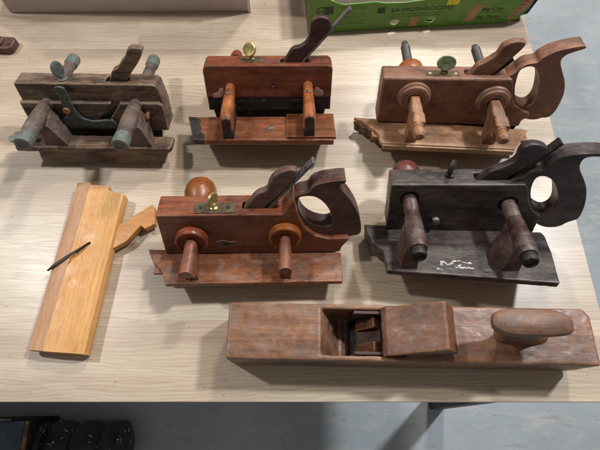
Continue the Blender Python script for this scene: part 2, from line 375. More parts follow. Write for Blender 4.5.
def wedge_and_iron(e, key, wmat, imat, y0, y1, iron=True, w=3.5, iy=(0, 0), bev=2.4, ch=2):
    pts = S[key + '_wedge']
    body = [pts[0]] + chaikin(pts, ch, False)[1:-1] + [pts[-1]]
    a, b = pts[0], pts[-1]
    body = [(a[0] - 20, a[1] - 32)] + body + [(b[0] - 24, b[1] - 32)]
    bm = bmesh.new(); prism(bm, body, y0, y1)
    rough_up(link_obj('wedge', bm, wmat, e, bev, 3), .8, .5)
    if iron:
        (x0, z0), (x1, z1) = S[key + '_iron']
        d = V(x1 - x0, 0, z1 - z0).normalized(); n = V(-d.z, 0, d.x)
        A = V(x0, 0, z0) - d * 40; B = V(x1, 0, z1)
        q = [A, A - n * w, B - n * w, B]
        bm = bmesh.new(); prism(bm, [(p.x, p.z) for p in q], y0 + iy[0], y1 + iy[1])
        link_obj('iron', bm, imat, e, .5)

def slot(key, y0, y1, L=4, Rr=16):
    pts = S[key + '_wedge']; h = POSE[key][7]
    a, b = pts[0], pts[-1]
    bm = bmesh.new()
    prism(bm, [(a[0] - L, h + 6), (b[0] + Rr, h + 6), (b[0] - 18, h - 28), (a[0] - L - 20, h - 28)], y0, y1)
    return bm

def fence(e, key, mat, outline, th=9, yf=-24, yb=None, x0=None, bev=1.2, toe=None):
    """plate under the arms; its inner half is a deep block that stands on the table"""
    ys = [p[1] for p in outline]
    yb = yb if yb is not None else max(ys) - 1
    bm = bmesh.new()
    prism(bm, outline, -1, -1 - th, 'xy')
    o = link_obj('fence', bm, mat, e, bev, 2)
    rough_up(o, .8, .6)
    d = block_depth(key, yb, max(p[0] for p in outline))
    xr = max(p[0] for p in outline) - 3
    xl = min(p[0] for p in outline) + 2 if x0 is None else x0
    bm = bmesh.new()
    # cross-section with a hollow moulding, run along x
    sec = [(yb, -th + 2), (yb, -d), (yf + 12, -d), (yf + 11, -d * .72), (yf + 7, -d * .5), (yf + 1, -d * .40), (yf - 6, -d * .37), (yf - 6, -th + 2)]
    vs = prism(bm, sec, xl, xr, 'yz')
    link_obj('fence_rail', bm, mat, o, .8)
    if toe:
        bm = bmesh.new(); prism(bm, toe, -th - .5, -d * .78, 'xy')
        link_obj('fence_toe', bm, mat, o, 1)
    return o

# ================================================================== plough plane, blackened one with closed handle (right)
def closed_handle(e, key, mat, y0=7, y1=29, bev=6.5):
    out = chaikin(S[key + '_handle'], 2); hole = chaikin(S[key + '_hole'], 2)
    bm = bmesh.new(); prism(bm, out, y0, y1, 'xz', [hole])
    bmesh.ops.recalc_face_normals(bm, faces=bm.faces)
    return link_obj('handle', bm, mat, e, bev, 6, 50)

def washer(e, x, z, mat, ri=9, ro=21, t=9, y=0, name='arm_collar', steps=True):
    pr = [(ri, y - .2), (ro - 1, y - .2), (ro, y - 1.5), (ro, y - t * .55), (ro - 1.2, y - t * .75), (ro - 4, y - t * .92), (ro - 6, y - t)]
    if steps: pr += [(ro - 8, y - t * .8), (ri + 3, y - t * .8), (ri + 1.5, y - t * .95), (ri, y - t * .95)]
    else: pr = pr[:3] + [(ro, y - t * .6), (ro - .8, y - t * .9), (ro - 2, y - t), (ro - 3.5, y - t), (ro - 5, y - t * .8), (ri + 1, y - t * .62), (ri, y - t * .62)]
    bm = bmesh.new(); lathe(bm, pr, (x, 0, z), 'y', 48)
    return link_obj(name, bm, mat, e, 0, 2, 30)

def disc(bm, o, r, t, tiltx, tiltz, ell=1.):
    vs = lathe(bm, [(r * .5, -t * .45), (r - 1, -t / 2), (r, -t * .3), (r, t * .3), (r - 1, t / 2), (r * .5, t * .45)], (0, 0, 0), 'y', 32, ell)
    m = Matrix.Translation(o) @ Matrix.Rotation(R(tiltz), 4, 'Z') @ Matrix.Rotation(R(tiltx), 4, 'X')
    for v in vs: v.co = m @ v.co

# ------------------------------------------------------------------ p4: middle
e = root('plow_plane', 'red-brown closed-handle plough plane in the middle with two amber round arm collars', 'hand plane', 'p4', 'plough planes')
h4 = POSE['p4'][7]; t4 = POSE['p4'][8]
bm = bmesh.new(); prism(bm, S['p4_stock'], 0, t4)
st = link_obj('stock', bm, M['p4'], e, 1.3)
cut(st, [slot('p4', 12, 24)])
rough_up(st, .9, .55)
closed_handle(e, 'p4', M['p4h'], 6.5, 30)
wedge_and_iron(e, 'p4', M['p4w'], M['steel'], 12.4, 23.6)
fence(e, 'p4', M['p4f'], S['p4_fence'], 7, -22, -2, x0=-14,
      toe=[(-26.5, 8), (-24, 3.6), (-15.4, -12.5), (-7.6, -19), (2, -27), (30, -27), (30, 8)])
skate(e, 'p4', 3, 6, 6, 224, M['dsteel'])
for (x, z), ww, cm in zip(S['p4_arms'], (17, 15), ('red_o', 'box_o')):
    bm = bmesh.new()
    loft(bm, [arch(34, x, 13, z + 6.5, z - 6.5), arch(-9, x, 14, z + 7, z - 7), arch(-12, x, ww - 2, z + 7, z - 9), arch(-20, x, ww, z + 6, z - 18), arch(-30, x, ww + 1, z + 5, -1.2), arch(-57, x + (-1.5 if x < 100 else 0), ww + 1.5, z + 2, z - 12, yb=-56)])
    box(bm, x - ww / 2, x + ww / 2, -43, -26, -1.2, z - 9)
    link_obj('arm', bm, M['p4a'], e, .8)
    washer(e, x, z, M[cm], 8, 21, 11, steps=False)
bm = bmesh.new()
lathe(bm, [(9, 36), (15, 36.5), (17, 40), (15, 45), (14, 50), (17, 55), (20.5, 62), (22, 70), (21.5, 78), (19, 86), (14, 92), (7, 95.5), (3, 96)], (42, 0, 42), 'y', 40)
link_obj('arm_nut', bm, M['box_o'], e)
x, y = S['ts4'][0]
p = bmesh.new(); box(p, S['ts4'][1][0], S['ts4'][2][0], 3, 21, h4 - 2, h4 + .5)
pl = link_obj('screw_plate', p, M['brassd'], e, .4)
for sx in (53, 88):
    bm = bmesh.new(); lathe(bm, [(3, h4), (3, h4 + .9), (1.5, h4 + 1.1)], (sx, 12, 0), 'z', 20); link_obj('screw', bm, M['dsteel'], pl)
bm = bmesh.new(); lathe(bm, [(5.5, h4 + .4), (5.5, h4 + 2.5), (3.2, h4 + 4), (3, h4 + 7)], (x, y, 0), 'z', 24)
disc(bm, (x, y, h4 + 14), 9.5, 3.4, 0, 62, 1.1)
link_obj('thumbscrew', bm, M['brass'], e)
bm = bmesh.new(); prism(bm, chaikin(S['p4_inlay'], 2), .3, -.7)
il = link_obj('stop_lever', bm, M['p4w'], e, .2)
bm = bmesh.new(); prism(bm, [(82 + 6 * math.cos(a) , 20 + 3.2 * math.sin(a)) for a in [i * math.pi / 8 for i in range(16)]], .2, -1.0)
link_obj('lever_screw', bm, M['dsteel'], il)

# ------------------------------------------------------------------ p5: black, right
e = root('plow_plane', 'blackened dusty closed-handle plough plane with white paint scratches on its fence', 'hand plane', 'p5', 'plough planes')
h5 = POSE['p5'][7]; t5 = POSE['p5'][8]
bm = bmesh.new(); prism(bm, S['p5_stock'], 0, t5)
st = link_obj('stock', bm, M['p5'], e, 1.8)
holes = []
for x, z in S['p5_arms']:
    bm = bmesh.new(); lathe(bm, [(12, -3), (12, 6)], (x, 0, z), 'y', 32); holes.append(bm)
cut(st, [slot('p5', 11, 24)] + holes)
rough_up(st, .9, .8)
closed_handle(e, 'p5', M['p5t'], 6, 29)
wedge_and_iron(e, 'p5', M['p5t'], M['dsteel'], 11.5, 23.5, w=4)
fo = fence(e, 'p5', M['p5'], S['p5_fence'], 9, -30, -2, x0=-10,
      toe=[(-27, 8), (-22, -11), (-17, -23.5), (-9, -30.5), (4, -38), (40, -38), (40, 8)])
bm = bmesh.new()
strokes = [[(66, -63), (68, -57), (71, -56), (74, -61), (79, -59)], [(79, -59), (85, -55), (92, -54), (99, -58), (104, -58)], [(82, -64), (89, -66), (97, -65), (105, -66)], [(60, -68), (66, -69)], [(86, -60), (91, -61)]]
kk = 0
for st_ in strokes:
    for (xa, ya), (xb, yb_) in zip(st_, st_[1:]):
        for f in range(7):
            cx = xa + (xb - xa) * (f + random.random()) / 7; cy = ya + (yb_ - ya) * (f + random.random()) / 7 + random.gauss(0, .7)
            if random.random() < .12: continue
            r0 = random.uniform(.3, 1.35); q = []
            for j in range(9):
                rr = r0 * random.uniform(.6, 1.3); q.append((cx + 1.5 * rr * math.cos(j * .698), cy + rr * math.sin(j * .698)))
            kk += 1; prism(bm, q, -1.06, -.82 + .002 * kk, 'xy')
t_ = NT('white_paint'); t_.b.inputs['Base Color'].default_value = lin((188, 180, 172)); t_.b.inputs['Roughness'].default_value = .6
M['paint'] = t_.m
link_obj('paint_flecks', bm, M['paint'], fo)
skate(e, 'p5', 3, 6, 6, 190, M['dsteel'])
for i, (x, z) in enumerate(S['p5_arms']):
    pr = [(8, 34)] + [(8.6, -4)] + threads(9.2, -5, -30, 3.2, .7) + [(10, -34), (11.2, -60), (12, -78), (11.6, -84), (10.6, -86)]
    bm = bmesh.new(); lathe(bm, pr, (x, 0, z), 'y', 32)
    # tapered foot under the rod
    fx = x + (-2 if i == 0 else -3)
    loft(bm, [trap(-22, x, 10, z - 3, x - 2, 18, -1.2), trap(-40, x - 1, 19, z + 1, x - 4 - 4 * i, 26 + 8 * i, -1.2, 6), trap(-60, x - 1, 20, z - 2, x - 4 - 4 * i, 27 + 9 * i, -1.2, 6), trap(-69, x, 17, z - 10, x - 2, 22, -1.2)])
    a_ = link_obj('arm', bm, M['p5a'] if i == 0 else M['p5a'], e, 0, 2, 45)
    bm = bmesh.new(); lathe(bm, [(8, -84), (9.2, -86), (9.2, -95), (8.2, -97), (6.5, -97), (6, -95.5)], (x, 0, z), 'y', 32)
    link_obj('ferrule', bm, M['dsteel'], a_)
bm = bmesh.new()
lathe(bm, [(7, 33), (14, 34), (18, 42), (19, 50), (17, 58), (10, 63), (4, 64)], (26, 0, 56), 'y', 40)
link_obj('arm_nut', bm, M['p5n'], e)
bm = bmesh.new(); lathe(bm, [(7, 31), (9, 33)] + threads(10, 35, 52, 3.4, .8) + [(8, 56)], (151, 0, 52), 'y', 28)
link_obj('arm_nut', bm, M['p5a'], e)
x, y = S['ts5'][0]
bm = bmesh.new(); lathe(bm, [(6, h5 - .5), (6, h5 + 1.5), (3, h5 + 3), (3, h5 + 6)], (x, y, 0), 'z', 24)
disc(bm, (x, y, h5 + 12), 9.5, 5, 0, 60, 1.1)
link_obj('thumbscrew', bm, M['dsteel'], e)
x, z = S['p5_screw'][0]
bm = bmesh.new(); lathe(bm, [(6, .5), (6, -2), (5, -4.5), (2, -5.5)], (x, 0, z), 'y', 28)
link_obj('depth_stop_screw', bm, M['steel'], e)

# ------------------------------------------------------------------ p3: top right
e = root('plow_plane', 'mid-brown closed-handle plough plane with pale broken fence and turned ring collars', 'hand plane', 'p3', 'plough planes')
h3 = POSE['p3'][7]; t3 = POSE['p3'][8]
bm = bmesh.new(); prism(bm, S['p3_stock'], 0, t3)
st = link_obj('stock', bm, M['p3'], e, 3.0, 3)
cut(st, [slot('p3', 12, 24)])
rough_up(st, .9, .6)
closed_handle(e, 'p3', M['p3'], 5.5, 28, 6.5)
wedge_and_iron(e, 'p3', M['p3'], M['dsteel'], 12.4, 23.6, w=3)
ragged = []
for i, (a, b) in enumerate(S['p3_fence'][:6]):
    ragged.append((a, b))
    if i < 5:
        a2, b2 = S['p3_fence'][i + 1]
        for f in (.25, .5, .75):
            ragged.append((a + (a2 - a) * f + random.uniform(-2, 2), b + (b2 - b) * f + random.uniform(-2, 2)))
fo = fence(e, 'p3', M['p3f'], ragged + S['p3_fence'][6:], 7, -20, -2, x0=-6)
bm = bmesh.new()
prism(bm, [(-33, 11), (-31, 6), (-22, 3), (-19, -3), (-11, -6), (-9, -13), (-2, -17), (0, -22), (20, -24), (20, 11)], -7.6, -24, 'xy')
vv = [v for v in bm.verts if v.co.z < -20 and v.co.x < 5]
for v in vv: v.co.x += random.uniform(1, 6)
rough_up(link_obj('fence_toe', bm, M['p3toe'], fo, .6), .7, 3, 7)
bm = bmesh.new(); prism(bm, [(8, -47.2), (196.5, -53.2), (196.5, -47.6), (8, -41.6)], -3, -11, 'xy')
link_obj('fence_lip', bm, M['p3f'], fo, 1)
skate(e, 'p3', 3, 6, 6, 214, M['dsteel'])
for i, (x, z) in enumerate(S['p3_arms']):
    bm = bmesh.new()
    def sq(y, w, zt, zb, c=1.5, dx=0):
        r = w / 2; X = x + dx
        return [(X + r, y, zb), (X + r, y, zt - c), (X + r - c, y, zt), (X - r + c, y, zt), (X - r, y, zt - c), (X - r, y, zb)]
    w0 = (13, 15)[i]
    loft(bm, [sq(28, 12, z + 6, z - 6), sq(-8, 13, z + 7, z - 8), sq(-20, w0, z + 7, z - 16), sq(-30, w0 + 3, z + 6, -1.2, 2), sq(-41, w0 + 3, z + 5, -1.2, 2), sq(-43, w0 + 3, z + 4, z - 26, dx=2), sq(-60, w0 + 4, z + 3, z - 17, dx=1)])
    vs = lathe(bm, [(6, -58), (8.2, -60), (8.2, -63), (6.2, -65), (8, -68), (9, -73), (8.2, -78), (5, -81.5), (2, -82)], (x, 0, z - 5), 'y', 28)
    a_ = link_obj('arm', bm, M['p3a'], e, .6)
    bm = bmesh.new(); lathe(bm, [(5, 28)] + threads(7.2, 30, 126 if i == 0 else 130, 3.6, .8) + [(5, 134), (3, 135)], (x - (4 if i == 0 else 17) * 0, 0, z), 'y', 24)
    link_obj('threaded_rod', bm, M['thread'], a_)
    pr = [(9, 0), (23, -.2), (24, -2), (22.5, -4.5), (20.5, -5), (21.5, -7), (20, -9.5), (16, -10.5), (14, -9.5), (13, -10.5), (10.5, -10.5), (9, -8)]
    bm = bmesh.new(); lathe(bm, pr, (x, 0, z), 'y', 48)
    link_obj('arm_collar', bm, M['p3'], e)
    bm = bmesh.new(); lathe(bm, [(8, 31), (15, 31.5), (19, 38), (20, 48), (19, 58), (14, 66), (8, 68)], (x, 0, z + 3), 'y', 36)
    link_obj('arm_nut', bm, M['p2a'] if i == 0 else M['p3a'], e)
(x, y) = S['ts3'][0]
p = bmesh.new(); box(p, S['ts3'][1][0], S['ts3'][2][0], 7, 18, h3 - 2, h3 + .5)
pl = link_obj('screw_plate', p, M['brassd'], e, .4)
for sx in (66, 101):
    bm = bmesh.new(); lathe(bm, [(2.6, h3), (2.6, h3 + .9), (1.5, h3 + 1.1)], (sx, 12.5, 0), 'z', 20); link_obj('screw', bm, M['brass'], pl)
bm = bmesh.new(); lathe(bm, [(5, h3 + .4), (5, h3 + 3), (3, h3 + 4.5), (3, h3 + 8)], (x, y, 0), 'z', 24)
disc(bm, (x, y + 1, h3 + 15), 13, 4, -28, 3, .75)
link_obj('thumbscrew', bm, M['brassg'], e)

# ------------------------------------------------------------------ p2: top middle
e = root('plow_plane', 'polished red-brown plough plane with round brass thumbscrew and long projecting iron', 'hand plane', 'p2', 'plough planes')
L2, h2, t2 = POSE['p2'][6:9]
bm = bmesh.new()
prism(bm, [(0, 22), (0, 66), (2, 70.5), (6, h2), (L2 - 7, h2), (L2 - 2, 71), (L2, 66), (L2, 22)], 0, t2)
st = link_obj('stock', bm, M['p2'], e, 1.6)
cut(st, [slot('p2', 10, 22)])
rough_up(st, .9, .5)
bm = bmesh.new(); box(bm, 1, L2 - .5, .8, t2 - 2, 1, 22.3)
for (x, w_) in ((82, 3), (20, 5), (48, 4), (128, 7), (160, 5)):
    box(bm, x, x + w_ * 2, .2, 3, 13, 18)
link_obj('boxing_strip', bm, M['ebony'], e, .6)
wedge_and_iron(e, 'p2', M['p2w'], M['steel'], 10.4, 21.4, w=3.2)
for nm in ('p2_inl', 'p2_inr'):
    bm = bmesh.new(); prism(bm, chaikin(S[nm], 1), .5, -.5); link_obj('repair_plug', bm, M['pale'], e, .2)
bm = bmesh.new(); lathe(bm, [(4.2, .3), (4.2, -.25), (3.2, -.3), (2.9, .1)], (S['p2_marks'][0][0], 0, S['p2_marks'][0][1]), 'y', 24)
link_obj('stamp_mark', bm, M['ebony'], e)
F = [(a, b) for a, b in S['p2_fence']]
fo = fence(e, 'p2', M['p2f'], [(-17, -14.6), (-13, -20), (-9, -27), (-11, -34), (-6, -44.5), (-6, -52), (0, -60), (2, -74.4), (187.1, -76.8), (191.0, -15.1)], 9, -38, -16, x0=4)
bm = bmesh.new()
prism(bm, [(-30, -12.6), (-16.8, -14.2), (-13.4, -20), (-9.4, -27), (-11.4, -34), (-6.4, -44.5), (-6.4, -52), (-.4, -60), (1.4, -74), (-14, -72)], -1.6, -10, 'xy')
link_obj('fence_toe', bm, M['ebony'], fo, .6)
bm = bmesh.new(); box(bm, 119, 190.5, -73, -13, -3, 2.4)
link_obj('fence_block', bm, M['p2f'], fo, 1.2)
bm = bmesh.new(); lathe(bm, [(3.5, 3), (3.5, 4.4), (2, 4.6)], (0, 0, 0), 'z', 6)
for v in bm.verts: v.co = Vector((96 + v.co.x * 2.2, -46 + v.co.y, v.co.z - 4.9))
link_obj('brass_mark', bm, M['steel'], fo)
skate(e, 'p2', 4, 7, 6, 180, M['dsteel'])
for i, (x, z) in enumerate(S['p2_arms']):
    w0 = 15
    bm = bmesh.new()
    loft(bm, [arch(30, x, 12, z + 6, z - 6), arch(-.4, x, 14, z + 6.5, z - 8), arch(-25, x, w0, z + 6, z - 14), arch(-60, x, w0 + 2, z + 3.5, z - 21), arch(-76, x, w0 + 2.5, z + 1, z - 24), arch(-79, x, w0, z - 2, z - 25)])
    a_ = link_obj('arm', bm, M['p2a'], e, 1.2)
    bm = bmesh.new(); loft(bm, [arch(-78, x, 14.5, z - 1.5, z - 24), arch(-80, x, 13, z - 3, z - 24)])
    link_obj('end_cap', bm, M['p2w'], a_, .6)
    bm = bmesh.new(); box(bm, x - 8, x + 8, -72, -22, -1.2 + (3.5 if i else 0), z - 15)
    link_obj('arm_foot', bm, M['ebony'], a_, .8)
    bm = bmesh.new(); lathe(bm, [(3.4, 0), (3.4, 1.2), (2, 1.5)], (0, 0, 0), 'z', 20)
    for v in bm.verts: v.co += Vector((x, -28, z + 5.6))
    link_obj('screw', bm, M['steel'], a_)
bm = bmesh.new(); lathe(bm, [(6, 31), (9, 32), (9.5, 40), (8, 48), (4, 52)], (46, 0, 66), 'y', 28)
link_obj('arm_nut', bm, M['p2'], e)
x, y = S['ts2'][0]
bm = bmesh.new(); lathe(bm, [(20, h2 - 1), (20, h2 + .5), (19, h2 + .8)], (0, 0, 0), 'z', 40, .42)
for v in bm.verts: v.co += Vector((x + .5, y, 0))
link_obj('screw_plate', bm, M['brassd'], e)
bm = bmesh.new(); lathe(bm, [(4, h2 + .4), (4, h2 + 3), (2.6, h2 + 4), (2.6, h2 + 8)], (x + 1.5, y, 0), 'z', 24)
disc(bm, (x - 1, y + 1, h2 + 15), 9.5, 5, -32, -18)
link_obj('thumbscrew', bm, M['brass'], e)

# ------------------------------------------------------------------ p1: top left
e = root('plow_plane', 'small dark weathered plough plane with grey-green ferrules on its arm ends', 'hand plane', 'p1', 'plough planes')
L1, h1, t1 = POSE['p1'][6:9]
bm = bmesh.new()
cor = [(L1 - 9 + 9 * math.sin(a), h1 - 9 + 9 * math.cos(a)) for a in [i * math.pi / 16 for i in range(9)]]
prism(bm, [(1, 2), (0, h1 - 2), (2, h1)] + cor + [(L1 + 3, 40), (L1 + 2, 2)], 0, t1)
st = link_obj('stock', bm, M['p1'], e, 2.2, 3)
cut(st, [slot('p1', 8, 20, 3, 4)])
bm = bmesh.new(); prism(bm, [(-1, 1), (-2, 47), (L1 - 4, 47.5), (L1 + 2, 44), (L1 + 1, 0)], -6, 2)
rail = link_obj('stock_rail', bm, M['p1'], e, 1.5)
rough_up(st, .9, 1.6)
bm = bmesh.new(); prism(bm, [(134, 60), (144, 60), (143, 48), (117, 16), (100, 16), (128, 44)], -20, 20)
bm2 = bmesh.new(); prism(bm2, [(-20, 60), (-20, -10), (-10, -10), (-1.5, 40), (-3, 60)], -20, -19.5)
bm2.free()
cut(rail, [bm]); rough_up(rail, .8, 1.4)
bm = bmesh.new(); prism(bm, [(136, 42), (150, 42), (128, 18), (106, 18)], -1, 1)
wedge_and_iron(e, 'p1', M['p1'], M['dsteel'], 8.5, 19.5, False, bev=1.2, ch=1)
link_obj('iron', bm, M['dsteel'], e, .3)
bm = bmesh.new()
prism(bm, S['p1_lever'], -13, -9); box(bm, 50, 126, -13, -5, 9, 13)
lv = link_obj('depth_stop', bm, M['lever'], e, 1)
bm = bmesh.new(); x, z = S['p1_screw'][0]; lathe(bm, [(5, -12), (5, -14.5), (4, -15.5), (1.5, -15.5)], (x, 0, z), 'y', 24)
link_obj('screw', bm, M['copper'], lv)
bm = bmesh.new(); x, z = S['p1_bit'][0]; lathe(bm, [(3, 0), (3, -12), (4.5, -13), (4.5, -17), (3, -18)], (x, 0, z), 'y', 20)
link_obj('copper_screw', bm, M['copper'], e)
d1 = block_depth('p1', -26, 200)
bm = bmesh.new()
prism(bm, [(-14, -18), (-19, -26), (-13, -34), (-16, -46), (209, -45.5), (212, -40), (212, -18)], -1, -10, 'xy')
fo = link_obj('fence', bm, M['p1'], e, 2, 3); rough_up(fo, .8, 1.5)
bm = bmesh.new()
prism(bm, [(14, -8), (14, -20), (17, -27), (24, -32), (196, -33), (208, -8)], -19, -43.5)
rl = link_obj('fence_rail', bm, M['p1'], fo, 1.2)
skate(e, 'p1', 3, 6, 10, 190, M['dsteel'])
for i, (x, z) in enumerate(S['p1_arms']):
    bm = bmesh.new()
    lathe(bm, [(8, 100), (8.5, 30), (8.5, -4), (10.5, -20), (11.5, -45), (11, -66), (9.6, -74)], (x, 0, z), 'y', 28)
    fx = x + (8, 2)[i]
    loft(bm, [trap(-10, x + 1, 14, z, x + 4, 20, z - 16), trap(-18, x + 2, 19, z + 4, fx + 2, 28, -1.2, 5), trap(-32, x + 3, 21, z + 2, fx + 3, 35, -1.2, 6), trap(-42, x + 3, 19, z - 6, fx + 3, 33, -1.2, 6)])
    a_ = link_obj('arm', bm, M['p1b'], e, 0, 2, 45)
    bm = bmesh.new(); lathe(bm, [(8, -70), (10.8, -71), (11.4, -78), (11.4, -88), (10.4, -90.5), (7, -91), (5.5, -89.5)], (x, 0, z), 'y', 30)
    link_obj('ferrule', bm, M['verd'], a_)
    bm = bmesh.new(); lathe(bm, [(8, 96), (9.6, 98), (9.8, 114), (8.8, 117), (6, 118)], (x, 0, z), 'y', 30)
    link_obj('ferrule', bm, M['verd'], a_)
bm = bmesh.new()
for s_ in (-1, 1):
    vs = lathe(bm, [(3, -1.6), (6.5, -1.8), (7, 0), (6.5, 1.8), (3, 1.6)], (0, 0, 0), 'z', 24, .8)
    m = Matrix.Translation((-15, -31 - 8 * s_, 6 + 2 * s_)) @ Matrix.Rotation(R(20 * s_), 4, 'X')
    for v in vs: v.co = m @ v.co
lathe(bm, [(3, -19), (5, -15), (5, 12)], (0, -32, 6), 'x', 18)
link_obj('wing_nut', bm, M['verd'], e)
x, y = S['ts1'][0]
bm = bmesh.new(); lathe(bm, [(7, h1 - .5), (7, h1 + 1.5), (4, h1 + 3), (3, h1 + 6)], (x, y, 0), 'z', 24)
disc(bm, (x - 3, y + 2, h1 + 14), 9, 3.4, -10, 62, 1.25)
link_obj('thumbscrew', bm, M['verdd'], e)

# ================================================================== long bench plane at the front
e = bpy.data.objects.new('bench_plane', None); col.objects.link(e)
e.location = (-.0855, .0585, 0); e.rotation_euler = (0, 0, R(-1.1))
tag(e, 'long brown wooden bench plane lying along the front edge of the table, with open throat', 'hand plane')
LJ, WJ, HJ = 427, 65, 69
bm = bmesh.new()
prism(bm, [(1, .3), (0, 20), (0, HJ), (LJ, HJ), (LJ, 16), (LJ - 9, .3)], 0, WJ)
body = link_obj('body', bm, M['jack'], e, 2.2, 3)
c1 = bmesh.new()   # throat between the cheeks
prism(c1, [(109, HJ + 5), (109, HJ), (133, 14), (139, 14), (139, 8), (149, 8), (208, HJ), (213, HJ + 5)], 6, WJ - 6)
c2 = bmesh.new()   # back corner of the tail cut off
prism(c2, [(LJ - 16, WJ + 10), (LJ + 10, WJ + 10), (LJ + 10, WJ - 10), (LJ, WJ - 9)], -10, 100, 'xy')
c3 = bmesh.new()   # step behind the throat
prism(c3, [(196, HJ + 5), (196, HJ - 3), (272, HJ - 3), (282, HJ + 5)], 10, WJ - 22)
cut(body, [c1])
cut(body, [c2])
rough_up(body, 1.1, 1.1, 22)
# liner of the throat: worn abutments either side of the wedge
for ya, yb_ in ((7.2, 11), (WJ - 11, WJ - 7.2)):
    bm = bmesh.new(); prism(bm, [(148, HJ - 1), (176, HJ - 1), (196, HJ - 6), (160, 22), (146, 30)], ya, yb_)
    link_obj('throat_cheek', bm, M['jackd'], e, .8)
# wedge with its two prongs, then the thick head that rises over the tail
ang = R(46); dv = V(math.cos(ang), 0, math.sin(ang)); nv = V(-dv.z, 0, dv.x)
def slab(bm, base, l0, l1, thick0, thick1, y0, y1, y0b=None, y1b=None):
    y0b = y0 if y0b is None else y0b; y1b = y1 if y1b is None else y1b
    A = base + dv * l0; B = base + dv * l1
    secs = []
    for P_, th, a, b in ((A, thick0, y0, y1), (B, thick1, y0b, y1b)):
        q = P_ + nv * th
        secs.append([(P_.x, a, P_.z), (P_.x, b, P_.z), (q.x, b, q.z), (q.x, a, q.z)])
    return loft(bm, secs)
bs = V(148, 0, 10)
bm = bmesh.new(); slab(bm, bs, 0, 104, 3.2, 3.2, 10, WJ - 10)
link_obj('iron', bm, M['dsteel'], e, .3)
bm = bmesh.new()
ws = bs + nv * 3.6
vs = prism(bm, [(179, 73), (184, 78), (242, 106), (246, 106), (263, 78), (262, 74), (207, 74), (196, 62), (185, 62)], 0, 1)
for v in vs:
    f = max(0, min(1, (v.co.x - 179) / 65.)); v.co.y = (5 + 4 * f) if v.co.y < .5 else (61.5 + 0.5 * f)
slab(bm, ws, 18, 53, 6, 14, 11.5, 24, 11.5, 24)
slab(bm, ws, 18, 53, 6, 14, WJ - 25, WJ - 11.5, WJ - 25, WJ - 11.5)
rough_up(link_obj('wedge', bm, M['jackw'], e, 1.4), .9, 1.0, 18)
bm = bmesh.new(); slab(bm, bs + nv * 3.3, 16, 54, 2, 3, 24.5, WJ - 25.5)
link_obj('chip_breaker', bm, M['jackd'], e, .4)
# open tote, leaning back, seen almost from above
def ring(cx, cz, hl, hw, z_tilt=0, n=36, pw=2.9, shift=0):
    out = []
    for i in range(n):
        t_ = 2 * math.pi * i / n
        c_, s_ = math.cos(t_), math.sin(t_)
        px_ = abs(c_) ** (2 / pw) * (1 if c_ > 0 else -1) * hl
        py_ = abs(s_) ** (2 / pw) * (1 if s_ > 0 else -1) * hw
        out.append((cx + px_, WJ / 2 + shift + py_, cz + px_ * z_tilt))
    return out
bm = bmesh.new()
loft(bm, [ring(341, HJ - 3, 34, 12), ring(341, HJ + 3, 29, 11), ring(338, HJ + 10, 24, 10), ring(332, HJ + 24, 19, 9.5), ring(328, HJ + 36, 18, 10, .1, shift=1), ring(326, HJ + 46, 27, 12, .0, shift=2),
          ring(327, HJ + 54, 39, 13.6, -.02, shift=2.5), ring(327, HJ + 60, 41, 14.4, -.02, shift=3), ring(326.5, HJ + 63.5, 40.5, 14.0, -.02, shift=3), ring(326, HJ + 65.5, 38, 12, -.02, shift=3)])
for v in bm.verts:
    if v.co.z > HJ + 40: v.co.x = 327 + (v.co.x - 327) * 1.04 - 1
for v in bm.verts:   # the horn droops a little at the tail
    if v.co.z > HJ + 45 and v.co.x > 350: v.co.y -= (v.co.x - 350) * .12
link_obj('handle', bm, M['jackh'], e, 0, 2, 60)
bm = bmesh.new(); box(bm, 262, 292, 41.2, 41.6, HJ - 1, HJ + .12)
link_obj('split', bm, M['ebony'], e)

# ================================================================== yellow moulding plane lying on its side
e = bpy.data.objects.new('moulding_plane', None); col.objects.link(e)
ay = math.atan2(315 - 74, -325 + 342)
e.location = (-.342, .074, 0); e.rotation_euler = (0, 0, ay - math.pi / 2)
tag(e, 'yellow wooden moulding plane lying on its side at the left of the table', 'hand plane')
bm = bmesh.new()
prism(bm, [(22, .3), (68, .3), (73, 3), (74.5, 8), (74.5, 17), (72.5, 21), (69, 22.5), (22, 22.5)], 0, 234, 'xz')
for v in bm.verts:
    if v.co.y > 200 and v.co.x > 40: pass
body = link_obj('body', bm, M['yel'], e, 1.4)
c = bmesh.new(); prism(c, [(50, 227), (70, 223.5), (90, 220), (90, 250), (48, 250)], -5, 40, 'xy')
inv = e.rotation_euler.to_matrix().inverted()
def yl(x, y):
    q = inv @ V(x + 342, y - 74, 0); return (q.x, q.y)
c2 = bmesh.new(); prism(c2, [yl(*q_) for q_ in [(-330, 176), (-289, 218), (-286, 216), (-296, 200), (-312, 184), (-326, 168)]], 17.5, 40, 'xy')
cut(body, [c, c2])
bm = bmesh.new()
prism(bm, [(0, 9), (2, 6), (14, 4), (22.2, 4), (22.2, 22.2), (16, 21.4), (6, 20), (0, 18)], 0, 238, 'xz')
link_obj('sole_strip', bm, M['yel2'], e, .8)
inv = e.rotation_euler.to_matrix().inverted()
def yl(x, y):
    q = inv @ V(x + 342, y - 74, 0); return (q.x, q.y)
wp = [(-268, 203), (-262, 240)] + [(-212, 277), (-208, 273), (-204, 247), (-217, 239), (-224, 244), (-240, 221)]
bm = bmesh.new(); prism(bm, [yl(*p_) for p_ in wp], 6, 17, 'xy')
link_obj('wedge', bm, M['yelw'], e, 1.2)
ip = [(-337, 177), (-333, 182), (-318, 194), (-306, 204), (-290, 217), (-296, 210), (-308, 199), (-322, 187)]
